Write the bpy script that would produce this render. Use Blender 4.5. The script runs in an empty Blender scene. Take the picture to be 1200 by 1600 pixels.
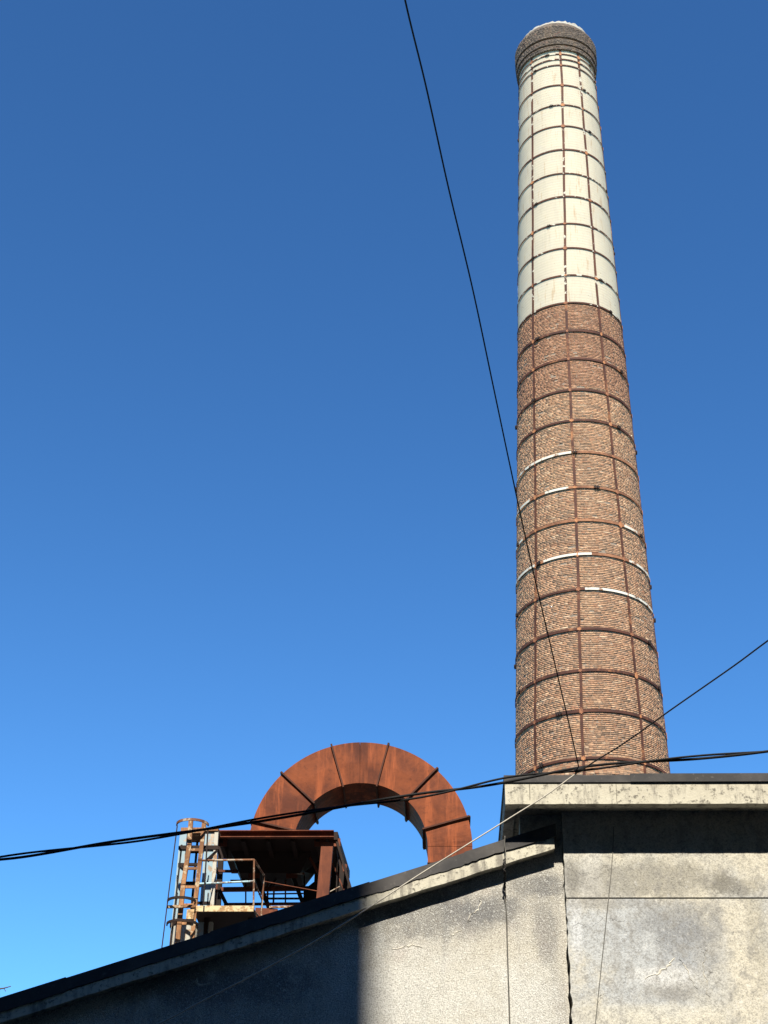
import bpy, bmesh, math, random
import numpy as np
from math import sin, cos, tan, radians, pi, atan2, hypot, sqrt
from mathutils import Vector, Matrix
random.seed(7); RNG = np.random.default_rng(11)
scene = bpy.context.scene
COL = scene.collection

# ------------------------------------------------------------------ camera
FPX = 2600.0; PITCH = radians(31); ROLL = radians(0.6); YAW = radians(2)
fw = Vector((0, cos(PITCH), sin(PITCH))); rt = Vector((1, 0, 0)); up = Vector((0, -sin(PITCH), cos(PITCH)))
rt, up = rt*cos(ROLL) + up*sin(ROLL), up*cos(ROLL) - rt*sin(ROLL)
Rz = Matrix.Rotation(YAW, 3, 'Z')
fw, rt, up = Rz @ fw, Rz @ rt, Rz @ up
CAM = Vector((0, 0, 1.6))
cd = bpy.data.cameras.new('camera'); cam = bpy.data.objects.new('camera', cd); COL.objects.link(cam)
cd.sensor_fit = 'VERTICAL'; cd.sensor_height = 36.0; cd.lens = FPX/1600*36.0; cd.clip_end = 6000; cd.clip_start = 0.1
m = Matrix((rt, up, -fw)).transposed().to_4x4(); m.translation = CAM
cam.matrix_world = m
scene.camera = cam

# ------------------------------------------------------------------ sky, sun, exposure
SUN_AZ = radians(2.0); SUN_EL = radians(52)
sun_dir = Vector((sin(SUN_AZ)*cos(SUN_EL), -cos(SUN_AZ)*cos(SUN_EL), sin(SUN_EL)))
w = bpy.data.worlds.new('World'); scene.world = w; w.use_nodes = True
nt = w.node_tree
bg = nt.nodes['Background']; sky = nt.nodes.new('ShaderNodeTexSky')
sky.sky_type = 'NISHITA'; sky.sun_disc = False
sky.sun_elevation = SUN_EL; sky.sun_rotation = pi - SUN_AZ
sky.air_density = 1.0; sky.dust_density = 0.0; sky.ozone_density = 2.2; sky.altitude = 200
gm = nt.nodes.new('ShaderNodeGamma'); gm.inputs['Gamma'].default_value = 1.52
tn = nt.nodes.new('ShaderNodeMix'); tn.data_type = 'RGBA'; tn.blend_type = 'MULTIPLY'; tn.inputs[0].default_value = 1.0; tn.inputs[7].default_value = (.64, 1.0, 1.06, 1)
nt.links.new(sky.outputs[0], gm.inputs['Color']); nt.links.new(gm.outputs[0], tn.inputs[6]); nt.links.new(tn.outputs[2], bg.inputs['Color']); bg.inputs['Strength'].default_value = 0.0515
sl = bpy.data.lights.new('sun', 'SUN'); sl.energy = 5.0; sl.angle = radians(0.75); sl.color = (1.0, 0.92, 0.78)
so = bpy.data.objects.new('sun', sl); COL.objects.link(so); so.location = (0, -20, 60)
so.rotation_euler = sun_dir.to_track_quat('Z', 'Y').to_euler()
scene.view_settings.view_transform = 'Standard'; scene.view_settings.look = 'None'
scene.view_settings.exposure = 0.95; scene.view_settings.gamma = 1.0
scene.view_settings.use_curve_mapping = False

# ------------------------------------------------------------------ helpers
def U(x, y, Y):
    d = fw + rt*((x-600)/FPX) + up*((800-y)/FPX)
    return CAM + d*(Y/d.y)

class NT:
    """small node-graph helper"""
    def __init__(s, name):
        s.m = bpy.data.materials.new(name); s.m.use_nodes = True
        s.t = s.m.node_tree; s.b = s.t.nodes['Principled BSDF']
        s.co = s.t.nodes.new('ShaderNodeTexCoord').outputs['Object']
    def n(s, ty, **k):
        x = s.t.nodes.new(ty)
        for a, v in k.items(): setattr(x, a, v)
        return x
    def put(s, sock, v):
        if isinstance(v, bpy.types.NodeSocket): s.t.links.new(v, sock)
        elif isinstance(v, (tuple, list)) and len(v) == 3 and sock.type == 'RGBA': sock.default_value = (*v, 1)
        else: sock.default_value = v
    def map(s, scale=(1, 1, 1), loc=(0, 0, 0), rot=(0, 0, 0), vec=None):
        x = s.n('ShaderNodeMapping'); s.put(x.inputs['Vector'], vec or s.co)
        x.inputs['Scale'].default_value = scale; x.inputs['Location'].default_value = loc; x.inputs['Rotation'].default_value = rot
        return x.outputs[0]
    def noise(s, scale, detail=3, rough=.55, vec=None, dist=0):
        x = s.n('ShaderNodeTexNoise'); s.put(x.inputs['Vector'], vec or s.co)
        x.inputs['Scale'].default_value = scale; x.inputs['Detail'].default_value = detail
        x.inputs['Roughness'].default_value = rough; x.inputs['Distortion'].default_value = dist
        return x.outputs['Fac']
    def voro(s, scale, feature='F1', vec=None, out='Distance'):
        x = s.n('ShaderNodeTexVoronoi', feature=feature); s.put(x.inputs['Vector'], vec or s.co); x.inputs['Scale'].default_value = scale
        return x.outputs[out]
    def ramp(s, f, a, b, lo=0., hi=1.):
        x = s.n('ShaderNodeMapRange', interpolation_type='SMOOTHSTEP'); s.put(x.inputs[0], f)
        for i, v in enumerate((a, b, lo, hi)): x.inputs[i+1].default_value = v
        return x.outputs[0]
    def math(s, op, a, b=0.):
        x = s.n('ShaderNodeMath', operation=op); s.put(x.inputs[0], a); s.put(x.inputs[1], b); return x.outputs[0]
    def mix(s, f, a, b, blend='MIX'):
        x = s.n('ShaderNodeMix', data_type='RGBA', blend_type=blend); s.put(x.inputs[0], f); s.put(x.inputs[6], a); s.put(x.inputs[7], b)
        return x.outputs[2]
    def xyz(s, vec=None):
        x = s.n('ShaderNodeSeparateXYZ'); s.put(x.inputs[0], vec or s.co); return x.outputs
    def blob(s, c, r, soft=.5, wob=.5, wscale=4.):
        """an irregular patch centred on c (object space), radii r"""
        X = s.xyz()
        dx = s.math('DIVIDE', s.math('SUBTRACT', X[0], c[0]), r[0]); dz = s.math('DIVIDE', s.math('SUBTRACT', X[2], c[2]), r[1])
        d = s.math('SQRT', s.math('ADD', s.math('MULTIPLY', dx, dx), s.math('MULTIPLY', dz, dz)))
        d = s.math('ADD', d, s.math('MULTIPLY', s.math('SUBTRACT', s.noise(wscale, 8, .72), .5), wob*5))
        return s.ramp(d, 1-soft, 1+soft, 1., 0.)
    def done(s, color, rough=.9, bump=None, bstr=.3, bdist=.01, metal=0., spec=.3):
        s.put(s.b.inputs['Base Color'], color); s.put(s.b.inputs['Roughness'], rough)
        s.b.inputs['Metallic'].default_value = metal; s.b.inputs['Specular IOR Level'].default_value = spec
        if bump is not None:
            x = s.n('ShaderNodeBump'); x.inputs['Strength'].default_value = bstr; x.inputs['Distance'].default_value = bdist
            s.put(x.inputs['Height'], bump); s.t.links.new(x.outputs[0], s.b.inputs['Normal'])
        return s.m

def tag(o, label, cat, group=None):
    o['label'] = label; o['category'] = cat
    if group: o['group'] = group
    return o
def thing(name, loc, label, cat, group=None):
    o = bpy.data.objects.new(name, None); COL.objects.link(o); o.location = loc
    o.empty_display_size = .2
    return tag(o, label, cat, group)
def base_of(p):
    v = Vector((0, 0, 0))
    while p is not None: v += p.location; p = p.parent
    return v
def link(name, me, mat, parent=None):
    if mat is not None and not me.materials: me.materials.append(mat)
    o = bpy.data.objects.new(name, me); COL.objects.link(o); o.parent = parent
    return o
def meshobj(name, V, Fc, mat, parent=None, smooth=False, world=True):
    """V in world space; stored relative to the thing's base"""
    off = base_of(parent) if (parent is not None and world) else Vector((0, 0, 0))
    me = bpy.data.meshes.new(name); me.from_pydata([tuple(Vector(v)-off) for v in V], [], Fc); me.validate(); me.update()
    bm = bmesh.new(); bm.from_mesh(me); bmesh.ops.recalc_face_normals(bm, faces=bm.faces); bm.to_mesh(me); bm.free()
    if smooth:
        for p in me.polygons: p.use_smooth = True
    return link(name, me, mat, parent)

class MB:
    def __init__(s): s.V = []; s.F = []
    def add(s, V, F):
        k = len(s.V); s.V += [Vector(v) for v in V]; s.F += [tuple(i+k for i in f) for f in F]; return s
    def box(s, a, b):
        x0, y0, z0 = a; x1, y1, z1 = b
        return s.add([(x0,y0,z0),(x1,y0,z0),(x1,y1,z0),(x0,y1,z0),(x0,y0,z1),(x1,y0,z1),(x1,y1,z1),(x0,y1,z1)],
                     [(0,1,2,3),(4,5,6,7),(0,1,5,4),(1,2,6,5),(2,3,7,6),(3,0,4,7)])
    def prism(s, poly, y0, y1):
        """poly: (x,z) outline, extruded in Y"""
        n = len(poly)
        return s.add([(x, y0, z) for x, z in poly] + [(x, y1, z) for x, z in poly],
                     [tuple(range(n)), tuple(range(2*n-1, n-1, -1))] + [(i, (i+1) % n, (i+1) % n+n, i+n) for i in range(n)])
    def bar(s, a, b, w, h=None, upv=(0, 0, 1)):
        """rectangular bar from a to b, w sideways, h along up"""
        a = Vector(a); b = Vector(b); h = h or w
        d = (b-a).normalized(); u = Vector(upv)
        if abs(d.dot(u)) > .98: u = Vector((0, 1, 0))
        sd = d.cross(u).normalized(); u = sd.cross(d).normalized()
        V = []
        for p in (a, b):
            for i, j in ((-1, -1), (1, -1), (1, 1), (-1, 1)): V.append(p + sd*(i*w/2) + u*(j*h/2))
        return s.add(V, [(0,1,2,3),(4,5,6,7),(0,1,5,4),(1,2,6,5),(2,3,7,6),(3,0,4,7)])
    def channel(s, a, b, w, h, t=.012, upv=(0, 0, 1), flip=1):
        """open C section from a to b: web plus two flanges"""
        a = Vector(a); b = Vector(b); d = (b-a).normalized(); u = Vector(upv)
        sd = d.cross(u).normalized()*flip; u = d.cross(sd).normalized() if False else Vector(upv)
        u = (u - d*u.dot(d)).normalized()
        s.bar(a + sd*(w/2-t/2), b + sd*(w/2-t/2), t, h, u)
        for k in (-1, 1): s.bar(a + u*(k*(h/2-t/2)) - sd*(t/2), b + u*(k*(h/2-t/2)) - sd*(t/2), w-t, t, u)
        return s
    def tube(s, pts, r, n=8, closed=False):
        pts = [Vector(p) for p in pts]; m_ = len(pts); k = len(s.V); prev = None
        for i, p in enumerate(pts):
            a = pts[(i-1) % m_] if (i > 0 or closed) else p; b = pts[(i+1) % m_] if (i < m_-1 or closed) else p
            d = (b-a).normalized()
            if prev is None:
                u = Vector((0, 0, 1)) if abs(d.z) < .9 else Vector((1, 0, 0))
                u = (u - d*u.dot(d)).normalized()
            else:
                u = (prev - d*prev.dot(d)).normalized()
            prev = u; v = d.cross(u)
            rr = r(i/(m_-1)) if callable(r) else r
            s.V += [p + (u*cos(2*pi*j/n) + v*sin(2*pi*j/n))*rr for j in range(n)]
        for i in range(m_ if closed else m_-1):
            A = k+i*n; B = k+((i+1) % m_)*n
            s.F += [(A+j, A+(j+1) % n, B+(j+1) % n, B+j) for j in range(n)]
        if not closed:
            s.F.append(tuple(k+j for j in range(n-1, -1, -1))); s.F.append(tuple(k+(m_-1)*n+j for j in range(n)))
        return s
    def lathe(s, prof, c, n=64, a0=0., a1=2*pi):
        """profile (r,z) turned about the vertical through c"""
        full = abs(a1-a0-2*pi) < 1e-6; N = n if full else n+1; k = len(s.V)
        for r_, z in prof:
            s.V += [Vector((c[0]+r_*cos(a0+(a1-a0)*j/n), c[1]+r_*sin(a0+(a1-a0)*j/n), z)) for j in range(N)]
        for i in range(len(prof)-1):
            for j in range(n):
                j2 = (j+1) % N
                s.F.append((k+i*N+j, k+i*N+j2, k+(i+1)*N+j2, k+(i+1)*N+j))
        return s
    def build(s, name, mat, parent=None, smooth=False, world=True): return meshobj(name, s.V, s.F, mat, parent, smooth, world)

def catmull(P, n=10):
    """smooth curve through P, tangents weighted by chord length so that long spans do not overshoot"""
    P = [Vector(p) for p in P]; N = len(P); L = [(P[i+1]-P[i]).length for i in range(N-1)]; T = []
    for i in range(N):
        if i == 0: T.append((P[1]-P[0])/L[0])
        elif i == N-1: T.append((P[-1]-P[-2])/L[-1])
        else: T.append(((P[i]-P[i-1])/L[i-1]*L[i] + (P[i+1]-P[i])/L[i]*L[i-1])/(L[i]+L[i-1]))
    out = []
    for i in range(N-1):
        k = max(n, int(n*L[i]/.6)) if L[i] > 2 else n
        for j in range(k):
            t = j/k; out.append(P[i]*(2*t**3-3*t*t+1) + T[i]*L[i]*(t**3-2*t*t+t) + P[i+1]*(3*t*t-2*t**3) + T[i+1]*L[i]*(t**3-t*t))
    out.append(P[-1]); return out

# ------------------------------------------------------------------ materials
M = {}
def shift(p, base): return (p[0]-base[0], p[1]-base[1], p[2]-base[2])
GB = Vector((-3.0, 15.0, 0)); BB = Vector((3.0, 15.0, 0))       # bases of the two buildings

def mk_stucco():
    a = NT('pebbledash_stucco')
    rv = a.map((1, 1, 1), (0, 0, 0), (.7, .45, .9)); g = a.noise(70, 4, .8, rv, .6); g2 = a.voro(90, vec=rv)
    grain = a.math('ADD', a.math('MULTIPLY', g, .75), a.math('MULTIPLY', g2, .4))
    base = a.mix(a.ramp(a.noise(1.1, 4), .3, .7), (0.499, 0.475, 0.410), (0.417, 0.401, 0.365))
    pink = a.noise(3.1, 4); base = a.mix(a.ramp(pink, .52, .75, 0, .5), base, (0.433, 0.384, 0.354))
    streak = a.noise(1.0, 5, .6, a.map((5, 1, .5)))
    base = a.mix(a.ramp(streak, .5, .72, 0, .55), base, (0.218, 0.219, 0.216))
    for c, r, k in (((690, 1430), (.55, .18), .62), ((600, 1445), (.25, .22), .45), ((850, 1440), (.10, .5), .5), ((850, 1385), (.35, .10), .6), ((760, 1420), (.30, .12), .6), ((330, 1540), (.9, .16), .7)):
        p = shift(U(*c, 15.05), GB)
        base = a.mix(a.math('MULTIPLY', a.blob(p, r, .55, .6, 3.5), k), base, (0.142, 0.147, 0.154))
    for c, r in (((540, 1470), (.10, .35)), ((592, 1475), (.05, .22)), ((640, 1560), (.75, .42)), ((820, 1570), (.30, .40)), ((330, 1522), (.05, .07)), ((240, 1565), (.05, .08))):
        base = a.mix(a.math('MULTIPLY', a.blob(shift(U(*c, 15.05), GB), r, .7, .5, 6.), .55), base, (0.616, 0.622, 0.592))
    col = a.mix(a.ramp(grain, .42, .60, 1, 0), base, a.mix(.50, base, (0.063, 0.052, 0.049)))
    sp = a.voro(38, vec=rv); col = a.mix(a.math('MULTIPLY', a.ramp(sp, .10, .22, .6, 0), a.ramp(a.noise(6, 3), .4, .6)), col, (.16, .12, .08))
    col = a.mix(a.ramp(grain, .64, .78, 0, .6), col, (0.667, 0.676, 0.661))
    return a.done(col, .95, grain, .6, .012)
def mk_panel(upper):
    a = NT('weathered_concrete_upper' if upper else 'weathered_concrete')
    rv = a.map((1, 1, 1), (0, 0, 0), (.7, .45, .9)); g = a.noise(60, 3, .7, rv, .4); mid = a.noise(9, 6, .7, rv)
    base = a.mix(a.ramp(a.noise(1.3, 6, .6), .35, .65), (0.538, 0.510, 0.430), (0.435, 0.438, 0.420))
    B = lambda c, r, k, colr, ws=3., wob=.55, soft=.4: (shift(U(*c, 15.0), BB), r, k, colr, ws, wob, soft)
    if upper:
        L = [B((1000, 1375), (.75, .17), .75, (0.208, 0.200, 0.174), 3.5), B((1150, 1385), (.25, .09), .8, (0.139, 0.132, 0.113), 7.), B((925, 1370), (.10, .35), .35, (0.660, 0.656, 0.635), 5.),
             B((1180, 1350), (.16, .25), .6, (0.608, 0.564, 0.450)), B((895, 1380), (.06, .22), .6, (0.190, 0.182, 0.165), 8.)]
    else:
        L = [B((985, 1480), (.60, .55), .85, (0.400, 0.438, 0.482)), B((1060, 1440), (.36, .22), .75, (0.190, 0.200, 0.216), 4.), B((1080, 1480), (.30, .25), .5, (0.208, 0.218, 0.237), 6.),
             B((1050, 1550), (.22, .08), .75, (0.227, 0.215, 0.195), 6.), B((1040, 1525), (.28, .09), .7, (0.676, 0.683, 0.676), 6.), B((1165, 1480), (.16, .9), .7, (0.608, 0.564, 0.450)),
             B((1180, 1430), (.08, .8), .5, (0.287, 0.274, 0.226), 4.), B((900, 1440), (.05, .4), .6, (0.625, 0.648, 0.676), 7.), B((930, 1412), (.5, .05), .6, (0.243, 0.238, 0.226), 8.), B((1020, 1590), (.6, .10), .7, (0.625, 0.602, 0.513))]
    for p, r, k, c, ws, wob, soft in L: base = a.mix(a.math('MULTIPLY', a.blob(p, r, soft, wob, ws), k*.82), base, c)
    m2 = a.noise(28, 5, .75, rv, .5); base = a.mix(a.ramp(m2, .5, .68, 0, .6), base, (0.197, 0.193, 0.178)); base = a.mix(a.ramp(m2, .30, .44, .5, 0), base, (0.683, 0.676, 0.637))
    base = a.mix(a.ramp(mid, .50, .66, 0, .6), base, (0.234, 0.228, 0.216)); base = a.mix(a.ramp(mid, .28, .42, .35, 0), base, (0.694, 0.701, 0.697))
    streak = a.noise(1.0, 5, .6, a.map((9, 1, .6))); base = a.mix(a.ramp(streak, .52, .75, 0, .4), base, (0.261, 0.256, 0.245))
    cr = a.voro(1.7 if upper else 1.25, 'DISTANCE_TO_EDGE', a.n('ShaderNodeVectorMath', operation='ADD').outputs[0])
    vm = cr.node.inputs['Vector'].links[0].from_node; a.put(vm.inputs[0], a.co)
    nn = a.n('ShaderNodeTexNoise'); a.put(nn.inputs['Vector'], a.co); nn.inputs['Scale'].default_value = 5; nn.inputs['Detail'].default_value = 6
    sc = a.n('ShaderNodeVectorMath', operation='SCALE'); a.put(sc.inputs[0], nn.outputs['Color']); sc.inputs['Scale'].default_value = .5; a.put(vm.inputs[1], sc.outputs[0])
    crk = a.math('MULTIPLY', a.ramp(cr, .0, .006, 1, 0), a.ramp(a.noise(2.2, 3), .53, .62))
    base = a.mix(a.math('MULTIPLY', crk, .5), base, (0.078, 0.073, 0.072))
    col = a.mix(a.ramp(g, .38, .54, .7, 0), base, a.mix(.5, base, (0.070, 0.064, 0.062)))
    return a.done(col, .93, a.math('ADD', a.math('MULTIPLY', g, .6), a.math('SUBTRACT', mid, crk)), .5, .012)
def mk_fascia():
    a = NT('stained_concrete_edge')
    base = a.mix(a.ramp(a.noise(2, 5, .6), .35, .7), (0.536, 0.511, 0.420), (0.459, 0.432, 0.352))
    st = a.noise(1., 6, .7, a.map((7, 7, 1.6))); base = a.mix(a.ramp(st, .48, .66, 0, .8), base, (0.153, 0.141, 0.126))
    sp = a.noise(22, 5, .75); base = a.mix(a.ramp(sp, .53, .66, 0, .85), base, (0.107, 0.099, 0.084))
    drip = a.noise(1., 3, .6, a.map((16, 16, .5))); base = a.mix(a.ramp(drip, .66, .74, 0, .7), base, (0.077, 0.071, 0.068))
    return a.done(base, .93, sp, .5, .01)
def mk_felt():
    a = NT('bitumen_felt'); nz = a.noise(3, 5, .6)
    c = a.mix(a.ramp(nz, .35, .7), (.045, .044, .046), (.085, .080, .078)); c = a.mix(a.ramp(a.noise(25, 3), .6, .75, 0, .5), c, (.15, .14, .13))
    return a.done(c, .85, nz, .4, .02)
def mk_brick(white=False):
    a = NT('chimney_brick'); at = a.n('ShaderNodeAttribute', attribute_name='tint').outputs['Color']
    c = a.mix(a.ramp(a.noise(14, 4, .7), .45, .75, 0, .55), at, (.085, .065, .05))
    lo = a.noise(.55, 5, .6, a.map((1, 1, .6))); c = a.mix(a.ramp(lo, .5, .72, 0, .32), c, (.10, .07, .05)); st = a.noise(1., 5, .6, a.map((3, 3, .18))); c = a.mix(a.ramp(st, .55, .75, 0, .3), c, (.42, .27, .15))
    return a.done(c, .92, a.noise(40, 3), .4, .01)
def mk_plain(name, c1, c2, scale=6, rough=.85, metal=0., bs=.3):
    a = NT(name); n = a.noise(scale, 5, .65)
    return a.done(a.mix(a.ramp(n, .35, .68), c1, c2), rough, n, bs, .006, metal)
def mk_rust(name, dark, light, streak=True, zs=.12, paint=None, pf=(.5, .55), ps=3., rough=.8):
    a = NT(name); n1 = a.noise(2.2, 5, .65); n2 = a.noise(18, 4, .7)
    c = a.mix(a.ramp(n1, .32, .68), dark, light)
    if streak:
        s_ = a.noise(1., 5, .65, a.map((9, 9, 9*zs))); c = a.mix(a.ramp(s_, .48, .66, 0, .75), c, tuple(min(1, v*1.6) for v in light))
        s2 = a.noise(1., 4, .6, a.map((4, 4, 4*zs), (3, 1, 2))); c = a.mix(a.ramp(s2, .5, .75, 0, .6), c, tuple(v*.6 for v in dark))
    c = a.mix(a.ramp(n2, .55, .75, 0, .45), c, tuple(v*.5 for v in dark))
    if paint:
        p = a.noise(ps, 5, .7); c = a.mix(a.ramp(p, *pf), c, paint)
    return a.done(c, rough, n2, .35, .006)
def mk_paintwhite():
    a = NT('limewashed_shaft'); n = a.noise(1.2, 5, .6)
    c = a.mix(a.ramp(n, .35, .7), (.475, .412, .298), (.44, .38, .278))
    st = a.noise(1., 5, .65, a.map((5, 5, .35))); c = a.mix(a.ramp(st, .52, .74, 0, .40), c, (0.360, 0.317, 0.238))
    dr = a.noise(1., 4, .7, a.map((9, 9, .8), (5, 2, 1))); c = a.mix(a.ramp(dr, .57, .68, 0, .5), c, (0.324, 0.187, 0.086))
    fl = a.noise(4.5, 6, .75, a.map((1, 1, 2))); c = a.mix(a.ramp(fl, .665, .68, 0, .85), c, (0.086, 0.065, 0.050))
    gr = a.noise(2.5, 5); c = a.mix(a.ramp(gr, .5, .75, 0, .15), c, (0.396, 0.432, 0.410))
    br = a.math('SINE', a.math('MULTIPLY', a.xyz()[2], 2*pi/.126)); b = a.math('ADD', a.math('MULTIPLY', br, .3), a.noise(9, 4))
    return a.done(c, .85, b, .35, .012)

M['stucco'] = mk_stucco(); M['panel'] = mk_panel(False); M['panel_up'] = mk_panel(True); M['fascia'] = mk_fascia(); M['felt'] = mk_felt()
M['brick'] = mk_brick(); M['lime'] = mk_paintwhite()
M['mortar'] = mk_plain('mortar', (.25, .19, .135), (.17, .135, .10), 12)
M['lowbrick'] = mk_plain('soot_darkened_brickwork', (.22, .13, .09), (.13, .08, .06), 9)
M['blocker_brick'] = mk_plain('fill_blocker_brick', (.075, .052, .042), (.045, .034, .030), 3)  # dark tone so the added halls throw little light into the shade
M['duct'] = mk_rust('duct_rust', (.092, .023, .010), (.215, .056, .018), True, .10)
M['flange'] = mk_rust('flange_rust', (.040, .015, .010), (.09, .029, .015), False)
M['steel_brown'] = mk_rust('brown_primer_steel', (.085, .025, .014), (.155, .045, .020), True, .1)
M['steel_dark'] = mk_rust('dark_rusty_steel', (.012, .008, .007), (.028, .014, .010), False)
M['hoop'] = mk_rust('hoop_rust', (.045, .016, .010), (.10, .034, .017), False, paint=(.30, .125, .05), pf=(.56, .68), ps=1.1)
M['hoop_flaked'] = mk_rust('hoop_rust_flaked_paint', (.05, .018, .011), (.10, .035, .018), False, paint=(.50, .455, .355), pf=(.57, .60), ps=2.4)
M['hoop_white'] = mk_rust('hoop_worn_white_paint', (.10, .04, .02), (.36, .15, .06), False, paint=(.62, .57, .46), pf=(.38, .47), ps=3.6)
M['hoop_orange'] = mk_rust('hoop_orange_rust', (.13, .05, .025), (.34, .15, .07), False)
M['clip'] = mk_rust('clip_orange_rust', (.30, .115, .045), (.46, .20, .085), False)
M['clip_dark'] = mk_rust('clip_dark_rust', (.16, .06, .03), (.34, .14, .065), False)
M['lug'] = mk_rust('lug_black_iron', (.02, .014, .012), (.04, .022, .016), False)
M['ladder'] = mk_rust('ladder_flaking_cream', (.13, .055, .025), (.33, .17, .08), True, .15, paint=(.45, .35, .23), pf=(.54, .62), ps=9.)
M['railing'] = mk_rust('railing_flaking_paint', (.10, .04, .022), (.24, .11, .055), False, paint=(.40, .34, .27), pf=(.50, .58), ps=9.)
M['rail_blue'] = mk_rust('railing_pale_blue_paint', (.16, .10, .07), (.30, .22, .16), False, paint=(.42, .62, .70), pf=(.42, .5), ps=7.)
M['pipe'] = mk_rust('post_pale_blue_paint', (.32, .24, .17), (.36, .30, .24), True, .1, paint=(.29, .40, .46), pf=(.38, .46), ps=5.)
M['pale_post'] = mk_rust('pale_flaking_post', (.24, .14, .08), (.36, .24, .15), True, .1, paint=(.46, .45, .40), pf=(.40, .48), ps=6.)
M['cream_edge'] = mk_rust('landing_edge_rusty_cream', (.20, .11, .05), (.40, .25, .12), True, 3., paint=(.62, .50, .30), pf=(.45, .55), ps=8.)
M['cable'] = mk_plain('black_cable_sheath', (.003, .003, .004), (.006, .006, .007), 8, .8)
M['cable_grey'] = mk_plain('dark_grey_cable_sheath', (.02, .018, .017), (.04, .036, .033), 8, .6)
M['cable_white'] = mk_plain('pale_cable_sheath', (.42, .39, .33), (.30, .28, .24), 9, .6)
M['wire'] = mk_plain('grey_wire_and_shadow', (.15, .145, .13), (.10, .095, .085), 9, .6)
M['filler'] = mk_plain('white_crack_filler', (0.560, 0.539, 0.476), (0.462, 0.434, 0.371), 20)
M['gap'] = mk_plain('dark_joint_mortar_and_shadow', (.05, .045, .04), (.11, .10, .085), 30)
M['ground'] = mk_plain('yard_concrete', (.06, .058, .055), (.045, .044, .042), .7)
M['render_wall'] = mk_plain('grey_rendered_wall', (.40, .365, .31), (.33, .30, .255), 1.4)
M['window_frame'] = mk_plain('window_frame_paint', (.5, .5, .48), (.42, .42, .4), 5, .5)
a_ = NT('window_glass'); a_.done((.03, .04, .05), .05, spec=.6); M['glass'] = a_.m
M['bark'] = mk_plain('bare_bark', (.06, .045, .035), (.10, .08, .06), 12)
M['wood'] = mk_plain('pole_concrete', (.36, .35, .32), (.28, .27, .25), 5)
M['caplime'] = mk_plain('chimney_rim_lime', (0.452, 0.421, 0.356), (0.360, 0.326, 0.263), 3)

# ------------------------------------------------------------------ ground
o = MB().add([(-3000, -3000, 0), (3000, -3000, 0), (3000, 3000, 0), (-3000, 3000, 0)], [(0, 1, 2, 3)]).build('ground', M['ground'])
o['kind'] = 'structure'

# ------------------------------------------------------------------ gabled workshop (left)
YW = 15.05                      # stucco wall face
YE = 14.94                      # front of the sloping roof edge
def line(p, q, Y):
    a = U(*p, Y); b = U(*q, Y); k = (b.z-a.z)/(b.x-a.x)
    return lambda x: a.z + k*(x-a.x)
felt_top = line((0, 1560), (787, 1313), YE-.01); felt_bot = line((0, 1581), (787, 1331), YE-.01); fas_bot = line((0, 1598), (790, 1350), YE)
XL = -8.2; XJ = U(884, 1450, YW).x; XF = U(866, 1315, YE).x
gable = thing('gabled_workshop', GB, 'stucco workshop wall with a sloping felt-edged roof and a cream concrete eave', 'building')
# wall as vertical strips with a ragged right-hand end at the joint
zr = [0, 3, 4.5] + [4.9+.06*i for i in range(45)]
jag = [XJ-.001 + (.010*random.uniform(-1, 1) + .006*(5.95 < z < 6.4)*random.random() - .006*(z < 5.9)*random.random() if z > 4.8 else 0) for z in zr]
ztop = lambda x: fas_bot(x)+.05
pts = [(XL+.3, 0), (XJ, 0)] + [(x, z) for x, z in zip(jag, zr) if .1 < z < ztop(XJ)] + [(XJ, ztop(XJ)), (XL+.3, ztop(XL+.3))]
MB().prism(pts, YW, 27.).build('wall', M['stucco'], gable)
def slab_poly(f0, f1, x0, x1, n=40, jit=0):
    xs = [x0+(x1-x0)*i/n for i in range(n+1)]
    return [(x, f0(x)+random.uniform(-jit, jit)) for x in xs] + [(x, f1(x)) for x in reversed(xs)]
MB().prism(slab_poly(lambda x: fas_bot(x), lambda x: felt_bot(x)-.001, XL, XF, 90, .004), YE, 27.15).build('eave_slab', M['fascia'], gable)
laps = [XL-.03, -5.1, -3.35, -2.02, -.62, .31, XF+.02]
for i in range(len(laps)-1):
    dz = .007*(i % 2)
    MB().prism(slab_poly(lambda x: felt_bot(x)+.008*sin(x*5.1+i)*sin(x*2.3), lambda x: felt_top(x)+dz, laps[i]-.05*(i > 0), laps[i+1], 24, .006), YE-.008-.005*(i % 2), 27.18).build('felt_sheet', M['felt'], gable)
# fine vertical joint below the hanging wire
xj = U(793, 1500, YW).x
MB().box((xj-.004, YW-.004, 4.6), (xj+.004, YW+.01, 6.62)).build('wall_joint', M['gap'], gable)
# white filled cracks: thin ragged ribbons a few mm proud of the wall
def filler(pts, Y, wid, parent):
    P = []
    for i in range(len(pts)-1):
        for k in range(6):
            t = k/6; P.append((pts[i][0]*(1-t)+pts[i+1][0]*t + random.uniform(-3, 3), pts[i][1]*(1-t)+pts[i+1][1]*t + random.uniform(-1.5, 1.5)))
    P.append(pts[-1]); W = [U(p[0], p[1], Y) for p in P]; mb = MB(); V = []; n = len(W)
    for i, p in enumerate(W):
        d = (W[min(i+1, n-1)]-W[max(i-1, 0)]); d.y = 0; d.normalize(); nn = Vector((-d.z, 0, d.x))
        ww = 1.0*wid*random.uniform(.2, 1.3)*(.15+sin(pi*(i+.3)/(n-.4)))
        for sgn in (-1, 1):
            q = p + nn*(ww*sgn); V.append((q.x, Y+.004, q.z)); 
        V.append((p.x, Y-.004, p.z))
    Fc = []
    for i in range(n-1):
        A = 3*i; B = A+3
        Fc += [(A, A+2, B+2, B), (A+2, A+1, B+1, B+2)]
    mb.add(V, Fc); return mb.build('crack_filler', M['filler'], parent)
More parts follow.
